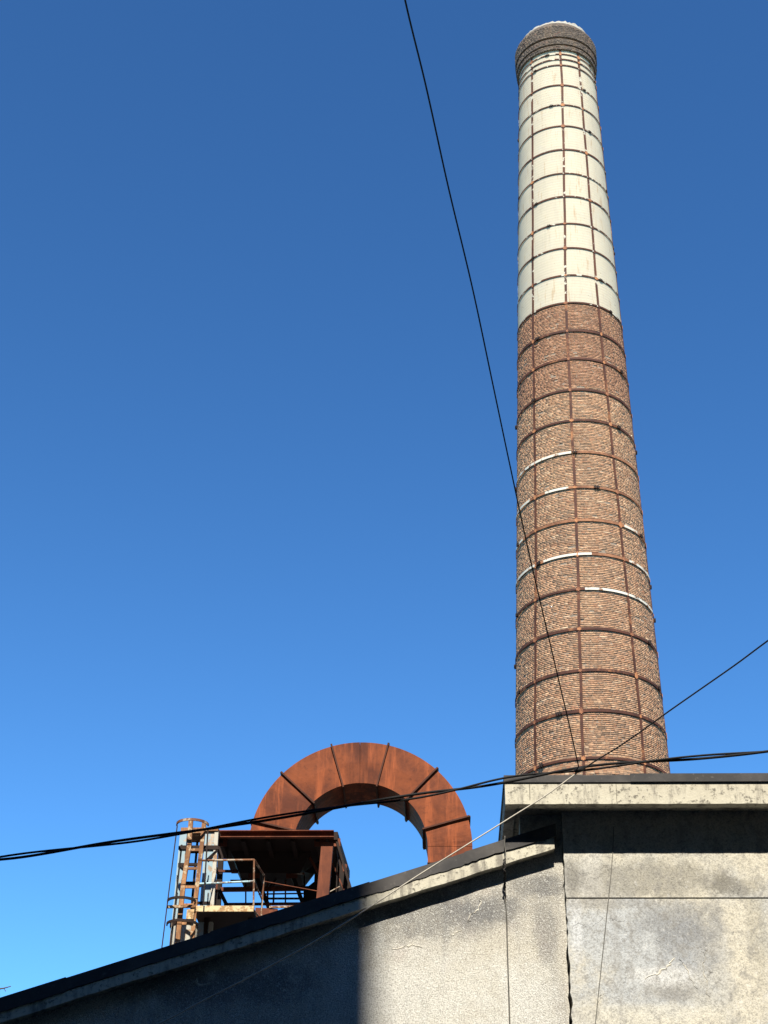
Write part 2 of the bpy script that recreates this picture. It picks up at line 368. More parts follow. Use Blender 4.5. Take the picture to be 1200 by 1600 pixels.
filler([(751, 1401), (748, 1418), (736, 1432), (730, 1446)], YW, .014, gable)
filler([(612, 1484), (628, 1480), (645, 1476), (660, 1481)], YW, .015, gable)
filler([(700, 1465), (712, 1458), (722, 1453)], YW, .010, gable)
filler([(304, 1527), (312, 1540), (330, 1538)], YW, .016, gable)
filler([(372, 1537), (388, 1525), (400, 1515)], YW, .014, gable)

# ------------------------------------------------------------------ flat-roofed block (right)
YP = 15.0; YS = 14.70           # panel face, slab front
block = thing('flat_roofed_block', BB, 'stained concrete block with a thick flat roof slab above the cracked wall', 'building')
XR = 9.0; XS = U(789, 1235, YS).x; XB = U(812, 1280, YW+.02).x
z_ft = U(789, 1212, YS).z; z_fb = U(789, 1222.5, YS).z; z_sb = U(789, 1256, YS).z; z_gap = U(900, 1403.5, YP).z
# lower and upper wall panels with a ragged left end and an open horizontal joint
def panel(name, z0, z1, x1, mat, y, amp):
    n = max(6, int((z1-z0)/.05)); zs = [z0+(z1-z0)*i/n for i in range(n+1)]
    lf = [(XJ+.007+amp*random.uniform(0, 1)**2 + (.008*(z < 5.9)*random.random()), z) for z in zs]
    return MB().prism([(x1, z0), (x1, z1)] + list(reversed(lf)), y, 15.35).build(name, mat, block)
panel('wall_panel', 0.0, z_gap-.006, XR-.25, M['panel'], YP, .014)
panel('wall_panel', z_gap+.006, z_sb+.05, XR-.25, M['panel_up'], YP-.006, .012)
MB().box((XB, YW+.03, 6.3), (XJ+.3, 15.34, z_sb+.04)).build('upper_wall', M['panel_up'], block)
MB().box((XJ+.05, 15.1, 0), (XR-.3, 26.8, z_sb+.03)).build('wall', M['render_wall'], block)
MB().box((XB+.02, 15.36, 6.0), (XJ+.06, 26.7, z_sb+.02)).build('side_wall', M['render_wall'], block)
# slab with a front nib and a recessed soffit
slab = MB().prism(slab_poly(lambda x: z_sb - .002, lambda x: z_fb, XS, XR, 160, .002), YS, YS+.11).box((XS+.001, YS+.1102, z_sb+.035), (XR-.001, 27.2, z_fb-.001))
slab.box((XS+.002, YS+.1105, z_sb+.006), (XS+.10, 27.1, z_sb+.036))
slab.build('roof_slab', M['fascia'], block)
MB().box((XS-.008, YS-.012, z_fb-.004), (XR+.02, 27.25, z_ft)).box((U(985, 1217, YS).x, YS-.018, z_fb-.002), (XR+.03, 27.2, z_ft+.012)).build('roofing_felt', M['felt'], block)
for px, L in ((828, .17), (963, .21)):  # short bar is a slab crack; the other draws a cable's shadow
    x = U(px, 1230, YS).x; MB().bar((x, YS-.001, z_fb+.06 if L < .2 else z_ft-.02), (x-.004, YS-.001, z_fb-L), .006 if L < .2 else .004, .004, (0, 1, 0)).build('crack_and_shadow_line', M['gap'], block)
filler([(1005, 1530), (1030, 1520), (1048, 1508), (1054, 1495)], YP, .02, block)
filler([(1103, 1484), (1099, 1510), (1104, 1540), (1108, 1560)], YP, .008, block)
filler([(1060, 1495), (1072, 1512), (1090, 1545)], YP, .010, block)

# ------------------------------------------------------------------ brick chimney
CY = 48.0
cb = U(923, 1164, CY); ct = U(872.5, 175, CY)
lean = (ct.x-cb.x)/(ct.z-cb.z); CX = cb.x-lean*cb.z
def px_rad(px, py, s_): return s_/FPX*((U(px, py, CY)-CAM).dot(fw))
RB = px_rad(923, 1164, 116.5); RT = px_rad(872.5, 175, 61)
def rad(z): return RT+(RB-RT)*(ct.z-z)/(ct.z-cb.z)
def zfront(py, R=None):
    xx = 872.5+(py-133)/(1111-133)*(923-872.5); z = U(xx, py, CY)[2]
    for _ in range(4): z = U(xx, py, CY-(R if R else rad(z))).z
    return z
chim = thing('brick_chimney', (CX, CY, 0), 'tall tapering round brick chimney banded with rusty hoops, upper shaft painted white', 'chimney')
chim.rotation_euler = (0, math.atan(lean), 0)
VA = atan2(-CY, -cb.x)           # azimuth on the shaft that faces the camera
c0 = (0, 0)
z_white = zfront(474); z_crown = zfront(77)
shaft = MB().lathe([(rad(0)-.007, 0), (rad(16.5)-.007, 16.5), (rad(z_white)-.007, z_white), (rad(z_crown)-.007, z_crown+.3)], c0, 96).build('brick_shaft', M['mortar'], chim, True, False)
MB().lathe([(rad(0)+.002, .0), (rad(17)+.002, 17.0)], c0, 96).build('lower_shaft', M['lowbrick'], chim, True, False)
MB().lathe([(rad(z_white)-.008, z_white+.02), (rad(z_white)+.006, z_white+.03)] + [(rad(z)+.006, z) for z in np.linspace(z_white+.1, z_crown+.1, 40)], c0, 128).build('painted_shaft', M['lime'], chim, True, False)

PAL = np.array([(0.384, 0.211, 0.116), (0.436, 0.255, 0.143), (0.322, 0.171, 0.092), (0.352, 0.216, 0.130), (0.259, 0.162, 0.101), (0.207, 0.142, 0.092), (0.145, 0.103, 0.069), (0.518, 0.333, 0.194), (0.311, 0.142, 0.078), (0.581, 0.412, 0.259)])
PW = np.array([.22, .20, .12, .14, .09, .07, .04, .07, .03, .02])
PALR = np.array([(0.308, 0.157, 0.086), (0.275, 0.133, 0.075), (0.363, 0.190, 0.107), (0.209, 0.100, 0.057), (0.165, 0.085, 0.053), (0.396, 0.218, 0.129)])
PWR = np.array([.28, .26, .18, .13, .09, .06])
PALC = np.array([(0.116, 0.089, 0.069), (0.088, 0.069, 0.056), (0.143, 0.109, 0.083), (0.061, 0.050, 0.041), (0.184, 0.139, 0.099), (0.150, 0.079, 0.056)])
PWC = np.array([.3, .25, .2, .13, .07, .05])
def brick_rows(zs, rf, h, pal, skip=None, dep=.05):
    """rows of real bricks on a round shaft: returns verts, quads, tints and the skipped (single) bricks"""
    Vs, Ts, single = [], [], []
    for k, z in enumerate(zs):
        r = rf(z); L = .25 if k % 3 == 1 else .125
        n = int(round(2*pi*r/L)); th = (np.arange(n)+RNG.uniform(0, 1))*2*pi/n + RNG.normal(0, .006/r, n); d = 2*pi/n; g = .0042/r
        jit = RNG.normal(0, .0032, n); P, W_ = pal(z); col = P[RNG.choice(len(P), n, p=W_)]; col = (col*.68 + P[0]*.32)*RNG.uniform(.80, 1.16, (n, 1))
        a0 = th+g; a1 = th+d-g; ro = r+jit; ri = np.full(n, r-dep)
        zb = np.full(n, z+.0045)+RNG.normal(0, .0015, n); zt = np.full(n, z+h-.0045)+RNG.normal(0, .0015, n)
        if skip is not None:
            am = (th+d/2-VA+pi) % (2*pi)-pi; sel = skip(z, am)
            for i in np.nonzero(sel)[0]: single.append((th[i]+d/2, r+jit[i], z, L, tuple(col[i])))
            keep = ~sel; a0, a1, ro, ri, zb, zt, col = (q[keep] for q in (a0, a1, ro, ri, zb, zt, col))
        q = []
        for rr in (ro, ri):
            for aa in (a0, a1):
                for zz in (zb, zt): q.append(np.stack([rr*np.cos(aa), rr*np.sin(aa), zz], 1))
        Vs.append(np.stack(q, 1)); Ts.append(np.repeat(col[:, None, :], 8, 1))
    V = np.concatenate(Vs); T = np.concatenate(Ts); nb = len(V)
    f = np.array([(0, 2, 3, 1), (4, 0, 1, 5), (2, 6, 7, 3), (1, 3, 7, 5), (4, 6, 2, 0)])
    Fq = (np.arange(nb)*8)[:, None, None]+f[None]
    return V.reshape(-1, 3), Fq.reshape(-1, 4), T.reshape(-1, 3), single
def fast_mesh(name, V, Q, T, mat):
    me = bpy.data.meshes.new(name); me.vertices.add(len(V)); me.vertices.foreach_set('co', V.astype(np.float32).ravel())
    nf = len(Q); me.loops.add(nf*4); me.loops.foreach_set('vertex_index', Q.astype(np.int32).ravel())
    me.polygons.add(nf); me.polygons.foreach_set('loop_start', np.arange(0, nf*4, 4, dtype=np.int32)); me.polygons.foreach_set('loop_total', np.full(nf, 4, dtype=np.int32))
    at = me.color_attributes.new('tint', 'FLOAT_COLOR', 'POINT'); at.data.foreach_set('color', np.concatenate([T, np.ones((len(T), 1))], 1).astype(np.float32).ravel())
    me.update(); me.validate(); me.materials.append(mat); return me
HC = .0635
zs = np.arange(16.9, z_white-.03, HC)
count = [0]
z_vis = zfront(1206)
def skip(z, am):
    sel = np.zeros(len(am), bool)
    if z >= z_vis-.01:
        idx = np.nonzero(np.abs(am) < radians(62))[0]
        idx = idx[:max(0, 298-count[0])]; sel[idx] = True; count[0] += len(idx)
    return sel
z_red = zfront(607)
V, Q, T, single = brick_rows(zs, rad, HC, lambda z: (PALR, PWR) if z > z_red + RNG.normal(0, .05) else (PAL, PW), skip)
bs = link('brickwork', fast_mesh('brickwork', V, Q, T, M['brick']), None, shaft); bs['kind'] = 'stuff'
# the nearest bricks one by one, sharing a few meshes
bank = {}
for L in (.25, .125):
    for k in range(10):
        b = MB().box((-.05, -L/2+.005, .0045), (0, L/2-.005, HC-.0045)); me = bpy.data.meshes.new('brick')
        me.from_pydata([tuple(v) for v in b.V], [], b.F); at = me.color_attributes.new('tint', 'FLOAT_COLOR', 'POINT')
        for i in range(8): at.data[i].color = (*PAL[k], 1)
        me.materials.append(M['brick']); bank[(L, k)] = me
for th, r, z, L, c in single:
    k = int(np.argmin(np.abs(PAL-np.array(c)).sum(1)))
    b = bpy.data.objects.new('brick', bank[(L, k)]); COL.objects.link(b); b.parent = shaft
    b.location = (r*cos(th), r*sin(th), z); b.rotation_euler = (0, 0, th)

# crown: three corbelled bands of dark brick and a limewashed rim
R3 = px_rad(870, 110, 63.6); R2 = px_rad(870, 115, 62.6); R1 = px_rad(870, 118, 61.4)
zc = [zfront(76.5, R1), zfront(71, R1), zfront(68.3, R2), zfront(60, R2), zfront(57, R3)]
R4 = px_rad(868, 66, 50); zt = zfront(37, R4); zr_ = zfront(33, R4-.02)
crown = MB().lathe([(rad(zc[0])-.05, zc[0]), (R1-.015, zc[0]), (R1-.015, zc[1]), (R1-.13, zc[1]), (R1-.13, zc[2]), (R2-.015, zc[2]), (R2-.015, zc[3]), (R2-.14, zc[3]), (R2-.14, zc[4]), (R3-.015, zc[4]), (R3-.015, zc[4]+.5),
                    (R4-.015, zt), (R4-.3, zt+.02), (R4-.35, zc[0]-.5)], c0, 96).build('crown', M['mortar'], chim, False, False)
def band(z0, z1, f):
    n = max(1, round((z1-z0)/HC)); return brick_rows(z0+(z1-z0)*np.arange(n)/n, f, (z1-z0)/n, lambda z: (PALC, PWC))
hb = zc[4]+.55
parts = [band(zc[0], zc[1], lambda z: R1), band(zc[2], zc[3], lambda z: R2), band(zc[4], hb, lambda z: R3), band(hb, zt, lambda z: R3+(R4-R3)*((z-hb)/(zt-hb))**1.25)]
off = 0; VV, QQ, TT = [], [], []
for v, q, t, _ in parts: VV.append(v); QQ.append(q+off); TT.append(t); off += len(v)
o = link('crown_brickwork', fast_mesh('crown_brickwork', np.concatenate(VV), np.concatenate(QQ), np.concatenate(TT), M['brick']), None, crown); o['kind'] = 'stuff'
rim = MB(); k = 96
prof = [(R4+.02, zt-.02), (R4+.015, zr_+.0), (R4-.10, zr_+.05), (R4-.30, zr_+.02), (R4-.33, zt-.1)]
rim.lathe(prof, c0, k)
for v in rim.V: v.z += .07*sin(2*(atan2(v.y, v.x)-VA)-1.1)*(v.z > zt) + random.uniform(-.05, .05)
rim.build('rim', M['caplime'], chim, False, False)

# vertical straps, hoops, clips and clamps
HY = [85.5, 93.7, 102.7, 133.5, 165, 197.2, 234, 271.6, 308, 349.4, 387.8, 430, 473, 517, 561, 609.6, 657, 707, 761, 812.7, 866.3, 921, 983, 1047.5, 1111, 1184]
HZ = [zfront(y) for y in HY]
KZ = [zfront(y) for y in (1111, 813, 473, 134)]
KA = {-1: (-44.7, -41.4, -42, -38.5), 0: (-5.4, -2.2, -2.3, 7.4), 1: (41, 38, 34, 36)}
def strap_az(s_, z):
    if s_ in KA: return radians(float(np.interp(z, KZ, KA[s_])))
    return radians({2: 84, 3: 130, 4: 175, 5: 221, 6: 267}[s_])
def strip_curve(pts, wv, nv, w_, t_):
    """flat bar along pts: wv width dirs, nv outward dirs"""
    V, F_ = [], []; n = len(pts)
    for p, a, b in zip(pts, wv, nv):
        for i, j in ((-1, 0), (1, 0), (1, 1), (-1, 1)): V.append(p + a*(i*w_/2) + b*(j*t_))
    for i in range(n-1):
        A = 4*i; B = A+4; F_ += [(A+j, A+(j+1) % 4, B+(j+1) % 4, B+j) for j in range(4)]
    F_ += [(0, 1, 2, 3), (4*n-4, 4*n-3, 4*n-2, 4*n-1)]
    return V, F_
for s_ in (-1, 0, 1, 2, 3, 4, 5, 6):
    z0, z1 = (17.2, z_crown-.02)
    for part_, (a, b) in enumerate(((z0, z_white), (z_white, z1))):
        pts, wv, nv = [], [], []
        for z in np.linspace(a, b, 40):
            t = VA+strap_az(s_, z) + .004*sin(z*1.7+s_); rr = rad(z)+.008; e = Vector((cos(t), sin(t), 0))
            pts.append(e*rr + Vector((0, 0, z))); wv.append(Vector((-sin(t), cos(t), 0))); nv.append(e)
        V_, F_ = strip_curve(pts, wv, nv, .085, .016)
        meshobj('strap', V_, F_, M['hoop_flaked'] if (part_ and s_ != 2) else M['hoop'], chim, world=False)
clipm = {}
def clip_mesh(kind):
    if kind not in clipm:
        b = MB().box((0, -.075, -.062), (.012, .075, .062)).box((.010, -.022, -.095), (.019, .022, .095)); me = bpy.data.meshes.new('clip')
        me.from_pydata([tuple(v) for v in b.V], [], b.F); me.materials.append(M[kind]); clipm[kind] = me
    return clipm[kind]
lugb = MB().box((0, -.05, -.06), (.07, -.02, .06)).box((0, .02, -.06), (.07, .05, .06)).bar((.045, -.10, 0), (.045, .10, 0), .028)
lugme = bpy.data.meshes.new('clamp'); lugme.from_pydata([tuple(v) for v in lugb.V], [], lugb.F); lugme.materials.append(M['lug'])
LUGS = {0: (-12, 60), 2: (-32, 72), 3: (41, 140), 4: (-9, -95), 5: (44, 160), 7: (-72, 71), 8: (-34, 120), 9: (-18, 95), 10: (-40, 110), 11: (40, -100), 12: (51, 130), 13: (-35, 140), 14: (60, -120), 15: (-41, -92), 16: (46, 95), 17: (-1, -91), 18: (17, 120), 19: (-70, 66), 20: (-38, 96), 21: (-72, 93), 22: (60, -95), 23: (-66, 70), 24: (-22, 150), 25: (-38, 110)}
white_h = {17, 18, 19, 20}
PAINTED = {17: ((-78, -4),), 18: ((-86, -48), (-30, -8)), 19: ((42, 60), (-80, -60)), 20: ((-33, 9), (44, 82), (-82, -42)), 21: ((2, 78),)}
for k, z in enumerate(HZ):
    wd = .055 if k < 3 else (.062 if k < 13 else .088)
    pts, wv, nv = [], [], []; n = 120; ph = random.uniform(0, 6)
    for j in range(n):
        t = 2*pi*j/n; e = Vector((cos(t), sin(t), 0)); zz = z+.012*sin(2*t+ph)
        pts.append(e*(rad(z)+.024) + Vector((0, 0, zz))); wv.append(Vector((0, 0, 1))); nv.append(e)
    V_, F_ = strip_curve(pts, wv, nv, wd*random.uniform(.82, 1.08), .014)
    F_ = F_[:-2] + [(4*(n-1)+j, 4*(n-1)+(j+1) % 4, (j+1) % 4, j) for j in range(4)]
    mat = M['hoop_orange'] if k in white_h else (M['hoop_flaked'] if k < 13 else M['hoop'])
    h = meshobj('hoop', V_, F_, mat, chim, world=False)
    for s_ in (-1, 0, 1, 2, 3, 4, 5, 6):
        t = VA+strap_az(s_, z)
        kind = random.choice(('clip_dark', 'hoop_flaked', 'clip')) if k < 13 else random.choice(('clip', 'clip', 'clip_dark'))
        cpo = bpy.data.objects.new('clip', clip_mesh(kind)); COL.objects.link(cpo); cpo.parent = h
        cpo.location = ((rad(z)+.028)*cos(t), (rad(z)+.028)*sin(t), z+.012*sin(2*t+ph)); cpo.rotation_euler = (0, 0, t)
        cpo.scale = (1, random.uniform(.5, 1.0), random.uniform(.5, 1.25)*(.75 if k < 13 else 1))
    for a0, a1 in PAINTED.get(k, ()):
        ts = [VA+radians(a) for a in np.linspace(a0, a1, 3+int((a1-a0)/3))]; E_ = [Vector((cos(t), sin(t), 0)) for t in ts]
        V_, F_ = strip_curve([e*(rad(z)+.0385) + Vector((0, 0, z+.012*sin(2*t+ph))) for e, t in zip(E_, ts)], [Vector((0, 0, 1))]*len(ts), E_, wd*.96, .005)
        meshobj('painted_band', V_, F_, M['hoop_white'], h, world=False)
    for az in LUGS.get(k, ()):
        t = VA+radians(az); lo = bpy.data.objects.new('clamp', lugme); COL.objects.link(lo); lo.parent = h
        lo.location = ((rad(z)+.026)*cos(t), (rad(z)+.026)*sin(t), z+.012*sin(2*t+ph)); lo.rotation_euler = (0, 0, t); lo.scale = (.7, .8, .7) if k < 13 else (1, 1, 1)

# ------------------------------------------------------------------ curved duct
YD = 20.2; DD = .70; DC = (-.964, 8.81); RO_, RI_ = 1.42, .855
roof_z = lambda x: felt_top(x)
duct = thing('curved_duct', (DC[0]+1.13, YD+.35, roof_z(.2)), 'rusted square duct bent in a half circle above the felt roof', 'duct')
def arc_pt(r, an, y): return Vector((DC[0]+r*cos(an), y, DC[1]+r*sin(an)))
ribs = [166, 136, 106, 76, 47, 16]
edges = [188] + ribs + [0]
mids = []
for i in range(len(edges)-1):
    if edges[i]-edges[i+1] > 25 and i in (3,): mids.append((edges[i]+edges[i+1])/2)
cuts = sorted(set(edges+mids), reverse=True)
for i in range(len(cuts)-1):
    a0, a1 = radians(cuts[i])-.0016, radians(cuts[i+1])+.0016
    n = max(3, int(abs(cuts[i]-cuts[i+1])/3)); mb = MB(); V_ = []; F_ = []
    du = random.uniform(-.004, .004)
    for j in range(n+1):
        an = a0+(a1-a0)*j/n; bl = .010*sin(pi*j/n)
        V_ += [arc_pt(RO_, an, YD+du), arc_pt((RO_+RI_)/2, an, YD+du-bl), arc_pt(RI_, an, YD+du), arc_pt(RI_, an, YD+DD), arc_pt(RO_, an, YD+DD)]
    for j in range(n):
        A = 5*j; B = A+5; F_ += [(A+q, A+(q+1) % 5, B+(q+1) % 5, B+q) for q in range(5)]
    F_ += [(0, 1, 2, 3, 4), tuple(5*n+q for q in range(5))]
    mb.add(V_, F_).build('duct_section', M['duct'], duct)
xi, xo = DC[0]+RI_, DC[0]+RO_
MB().box((xi, YD, 8.595), (xo, YD+DD, 8.807)).build('duct_section', M['duct'], duct)
MB().box((xi+.003, YD+.003, roof_z(xi)-.05), (xo-.003, YD+DD-.003, 8.59)).build('duct_section', M['duct'], duct)
for a in ribs:
    an = radians(a); rb = MB(); w_ = .02; t_ = .045; rr0, rr1 = RI_-.03, RO_+.026
    tv = Vector((-sin(an), 0, cos(an))); rv = Vector((cos(an), 0, sin(an)))
    rb.bar(arc_pt(rr0, an, YD-.014), arc_pt(rr1, an, YD-.014), w_, .028, (0, 1, 0))
    rb.bar(arc_pt(rr0, an, YD+DD+.022), arc_pt(rr1, an, YD+DD+.022), w_, .044, (0, 1, 0))
    rb.bar(arc_pt(RI_-.018, an, YD), arc_pt(RI_-.018, an, YD+DD), w_, .036, rv)
    rb.bar(arc_pt(RO_+.02, an, YD), arc_pt(RO_+.02, an, YD+DD), w_, .036, rv)
    rb.build('flange', M['flange'], duct)
MB().box((xi-.006, YD-.006, 8.592), (xo+.006, YD+DD+.006, 8.602)).build('seam', M['flange'], duct)

# ------------------------------------------------------------------ steel platform with hopper
YC = 19.5; YCB = 20.95
pl = thing('steel_platform', (-2.0, 20.2, roof_z(-2.0)), 'rusted steel platform with a brown post and dark hopper under the duct', 'platform')
A = U(342, 1300, YC); B = U(522, 1300, YC); zd = A.z
MB().box((A.x, YC, zd-.035), (B.x, YCB, zd+.0)).build('deck', M['steel_dark'], pl)
MB().channel((A.x, YC-.035, zd-.045), (B.x, YC-.035, zd-.045), .07, .088, .01, flip=-1).build('front_beam', M['steel_brown'], pl)
MB().bar((B.x+.02, YC, zd-.05), (B.x+.10, YCB, zd-.05), .05, .10).build('side_beam', M['steel_dark'], pl)
MB().bar((A.x+.03, YC, zd-.085), (A.x+.03, YC+.6, zd-.085), .05, .10).build('side_beam', M['steel_dark'], pl)
for x in np.linspace(A.x+.3, B.x-.2, 4): MB().bar((x, YC+.02, zd-.075), (x, YCB, zd-.075), .05, .08).build('joist', M['steel_dark'], pl)
def col(px0, py0, px1, py1, Y, w_, d_, mat, name='column'):
    a = U(px0, py0, Y); b = U(px1, py1, Y); k = (b-a)/(a.z-b.z)
    zb_ = roof_z(b.x)-.02; b2 = a + k*(a.z-zb_)
    mb = MB()
    mb.bar(a, b2, w_, .012, (0, 1, 0))
    for s_ in (-1, 1): mb.bar(a+Vector((s_*(w_/2-.006), d_/2, 0)), b2+Vector((s_*(w_/2-.006), d_/2, 0)), .012, d_-.014, (0, 1, 0))
    return mb.build(name, mat, pl)
col(511.5, 1316, 504, 1400, YC+.01, .145, .12, M['steel_brown'])
col(346, 1315, 341, 1400, YC+.9, .07, .07, M['steel_dark'])
col(498, 1320, 494, 1400, YCB-.1, .07, .07, M['steel_dark'])
# hopper hanging under the deck
h0 = [U(361, 1330, YC+.62), U(486, 1330, YC+.62)]; hz = U(400, 1364, YC+.7).z
hx0, hx1 = U(374, 1364, YC+.7).x, U(469, 1364, YC+.7).x
MB().add([(h0[0].x, YC+.60, zd-.04), (h0[1].x, YC+.60, zd-.04), (h0[1].x, YCB-.02, zd-.04), (h0[0].x, YCB-.02, zd-.04), (hx0, YC+.70, hz), (hx1, YC+.70, hz), (hx1, YCB-.15, hz), (hx0, YCB-.15, hz)],
         [(0,1,5,4),(1,2,6,5),(2,3,7,6),(3,0,4,7),(4,5,6,7),(0,1,2,3)]).build('hopper', M['steel_dark'], pl)
# splayed side plate, chutes, braces, beams
def plate(pts, Ys, name, mat=M['steel_dark'], th=.012):
    P = [U(p[0], p[1], y) for p, y in zip(pts, Ys)]; n = len(P); nrm = (P[1]-P[0]).cross(P[2]-P[0]).normalized()*th
    return MB().add(P+[p+nrm for p in P], [tuple(range(n)), tuple(range(2*n-1, n-1, -1))] + [(i, (i+1) % n, (i+1) % n+n, i+n) for i in range(n)]).build(name, mat, pl)
plate([(516, 1312), (524, 1312), (549, 1395), (549, 1415), (512, 1415)], [YC+1.3]*5, 'side_plate')
MB().bar(U(523, 1303, YC+.04), U(552, 1402, YC+.04), .03, .05, (0, 1, 0)).build('brace', M['steel_dark'], pl)
plate([(534, 1348), (542.5, 1351), (541, 1358), (536, 1362)], [YC+.35]*4, 'lug', M['steel_brown'], .03)
plate([(476, 1362), (504, 1342), (504, 1361), (489, 1365)], [YC+.9]*4, 'chute')
plate([(476, 1389), (503, 1368), (503, 1406), (474, 1416)], [YC+.8]*4, 'chute')
def rod(p, q, Y0, Y1, w_, name, mat, h=None): return MB().bar(U(*p, Y0), U(*q, Y1), w_, h or w_, (0, 1, 0)).build(name, mat, pl)
rod((397, 1362), (421, 1420), YC+.75, YC+.75, .055, 'brace', M['steel_dark'])
rod((455, 1362), (474, 1414), YC+.75, YC+.75, .05, 'brace', M['steel_dark'])
rod((336, 1377), (357, 1420), YC+.55, YC+.55, .045, 'brace', M['steel_dark'])
rod((338, 1380), (333, 1420), YC+.55, YC+.55, .05, 'brace', M['steel_brown'])
rod((418.5, 1362), (418, 1412), YC+1., YC+1., .022, 'hanger', M['steel_brown'])
rod((429.5, 1362), (427, 1414), YC+1., YC+1., .022, 'hanger', M['steel_brown'])
rod((476, 1362), (475, 1412), YC+1., YC+1., .018, 'hanger', M['steel_dark'])
rod((340, 1390), (506, 1388), YC+.85, YC+.85, .05, 'cross_beam', M['steel_brown'], .05)
rod((337, 1361), (372, 1361.5), YC+.85, YC+.85, .03, 'cross_beam', M['steel_brown'])
rod((418, 1404), (476, 1404), YC+.9, YC+.9, .022, 'cross_beam', M['steel_dark'])
rod((350, 1413), (480, 1412), YC+.7, YC+.7, .03, 'cross_beam', M['steel_brown'])
rod((421, 1417.5), (466, 1416.5), YC+.3, YC+.3, .025, 'pipe', M['railing'])
rod((413, 1377), (500, 1393), YC+.25, YC+.25, .008, 'tie_rod', M['steel_brown'])
rod((508, 1397), (531, 1385), YC+.1, YC+.1, .010, 'tie_rod', M['railing'])
rod((455, 1364.5), (476, 1365), YC+.72, YC+.72, .02, 'angle', M['railing'])
for (p, q, dy, w_) in (((438, 1366), (418, 1390), .95, .02), ((446, 1366), (446, 1412), 1.0, .018), ((384, 1368), (384, 1414), 1.05, .018), ((360, 1376), (396, 1376), .95, .02), ((484, 1340), (502, 1372), .7, .03), ((404, 1397), (474, 1396), .95, .016), ((508, 1322), (538, 1392), .5, .018), ((526, 1340), (526, 1408), .8, .018)):
    rod(p, q, YC+dy, YC+dy, w_, 'brace', random.choice((M['steel_brown'], M['steel_dark'])))
for (x_, y_) in ((500, 1316), (523, 1316), (346, 1316), (397, 1366), (456, 1366)):
    g_ = U(x_, y_, YC+.03 if y_ < 1320 else YC+.72); MB().box((g_.x-.07, g_.y, g_.z-.05), (g_.x+.07, g_.y+.010, g_.z+.05)).build('gusset', M['steel_brown'], pl)
plate([(399, 1418), (434, 1420), (436, 1436), (399, 1436)], [YC+.3]*4, 'kick_plate', M['steel_brown'])

# ------------------------------------------------------------------ open steel mast behind the ladder
YPp = 19.25; YPb = 19.6
mast = thing('steel_mast', (-2.85, YPp, roof_z(-2.85)), 'open steel mast with pale flaking posts and dark cross bars behind the caged ladder', 'mast')
def mpost(p, q, Y, w_, mat, dp=.02):
    a = U(*p, Y); b = U(*q, Y); k = (b-a)/(a.z-b.z); b2 = a + k*(a.z-roof_z(b.x)+.03)
    MB().bar(a, b2, w_, dp, (0, 1, 0)).bar(a+Vector((w_/2-.004, .03, 0)), b2+Vector((w_/2-.004, .03, 0)), .008, .05, (0, 1, 0)).build('post', M[mat], mast)
mpost((338.5, 1299), (331.5, 1412), YPp-.008, .045, 'pale_post'); mpost((328.5, 1301), (320.5, 1412), YPp+.004, .12, 'pipe'); mpost((287, 1301), (271, 1476), YPp, .085, 'pipe')
mpost((327, 1303), (318, 1412), YPb, .034, 'pale_post'); mpost((290.5, 1303), (276, 1476), YPb, .024, 'pale_post')
mpost((309, 1303), (297, 1440), YPb, .020, 'steel_dark')
c1, c2 = U(283, 1298, YPp), U(341.5, 1298, YPp)
MB().box((c1.x, YPp-.03, c1.z-.012), (c2.x, YPb+.03, c1.z+.03)).build('top_plate', M['ladder'], mast)
for (xa, xb, y, h_, Y) in ((280.5, 341, 1324.5, .048, YPp-.01), (278.5, 313, 1351, .034, YPp-.01), (290, 313, 1380, .034, YPp-.01), (281, 336, 1331, .03, YPb), (274, 333, 1384, .03, YPb), (300, 333, 1411, .03, YPp)):
    MB().bar(U(xa, y, Y), U(xb, y, Y), .03, h_).build('cross_bar', M['steel_dark'], mast)
for x_, y_ in ((282, 1324), (339, 1324), (336, 1352)): MB().bar(U(x_, y_, YPp+.01), U(x_, y_, YPp+.01)+Vector((0, .36, 0)), .02, .03).build('cross_bar', M['steel_dark'], mast)
MB().bar(U(340, 1328, YPp-.02), U(325, 1343, YPp-.02), .016).build('brace', M['steel_dark'], mast)
MB().bar(U(281, 1352, YPp-.02), U(292, 1361, YPp-.02), .018).build('brace', M['steel_dark'], mast)
dc = U(288.5, 1448, YPp+.1); dr_ = .165
MB().tube([(dc.x, dc.y, roof_z(dc.x-.1)-.08), (dc.x, dc.y, dc.z)], dr_, 24).build('drum', M['pale_post'], mast)
MB().tube([(dc.x, dc.y, dc.z-.01), (dc.x, dc.y, dc.z+.03)], dr_+.012, 24).build('drum_ring', M['steel_dark'], mast)

# ------------------------------------------------------------------ caged ladder
YL = 18.85
lad = thing('caged_ladder', (-3.0, YL, roof_z(-3.0)), 'rusty caged ladder with flaking cream rails in front of the steel mast', 'ladder')
def rail(P, w_, name='rail', mat='ladder', Y=YL, par=None):
    pts = [U(x, y, Y) for x, y in P]; e = pts[-1]; k = (pts[-1]-pts[0]); k = k/abs(k.z); zz = roof_z(e.x)-.02
    if e.z > zz and name == 'rail': pts.append(e + k*(e.z-zz))
    mb = MB()
    for a, b in zip(pts[:-1], pts[1:]): mb.bar(a, b + (b-a).normalized()*.01, w_, w_*.8, (0, 1, 0))
    return mb.build(name, M[mat], par or lad)
rail([(298.5, 1279), (296, 1320), (291.5, 1350), (286.5, 1382), (280.5, 1444), (277.5, 1474)], .052)
rail([(319, 1286), (312.7, 1344), (306, 1404), (300.5, 1468)], .048)
rail([(325, 1294), (318, 1412)], .016, 'cage_bar', 'steel_dark', YL-.1)
rail([(277, 1290), (262, 1408), (253, 1480)], .012, 'cage_bar', 'steel_dark', YL-.12)
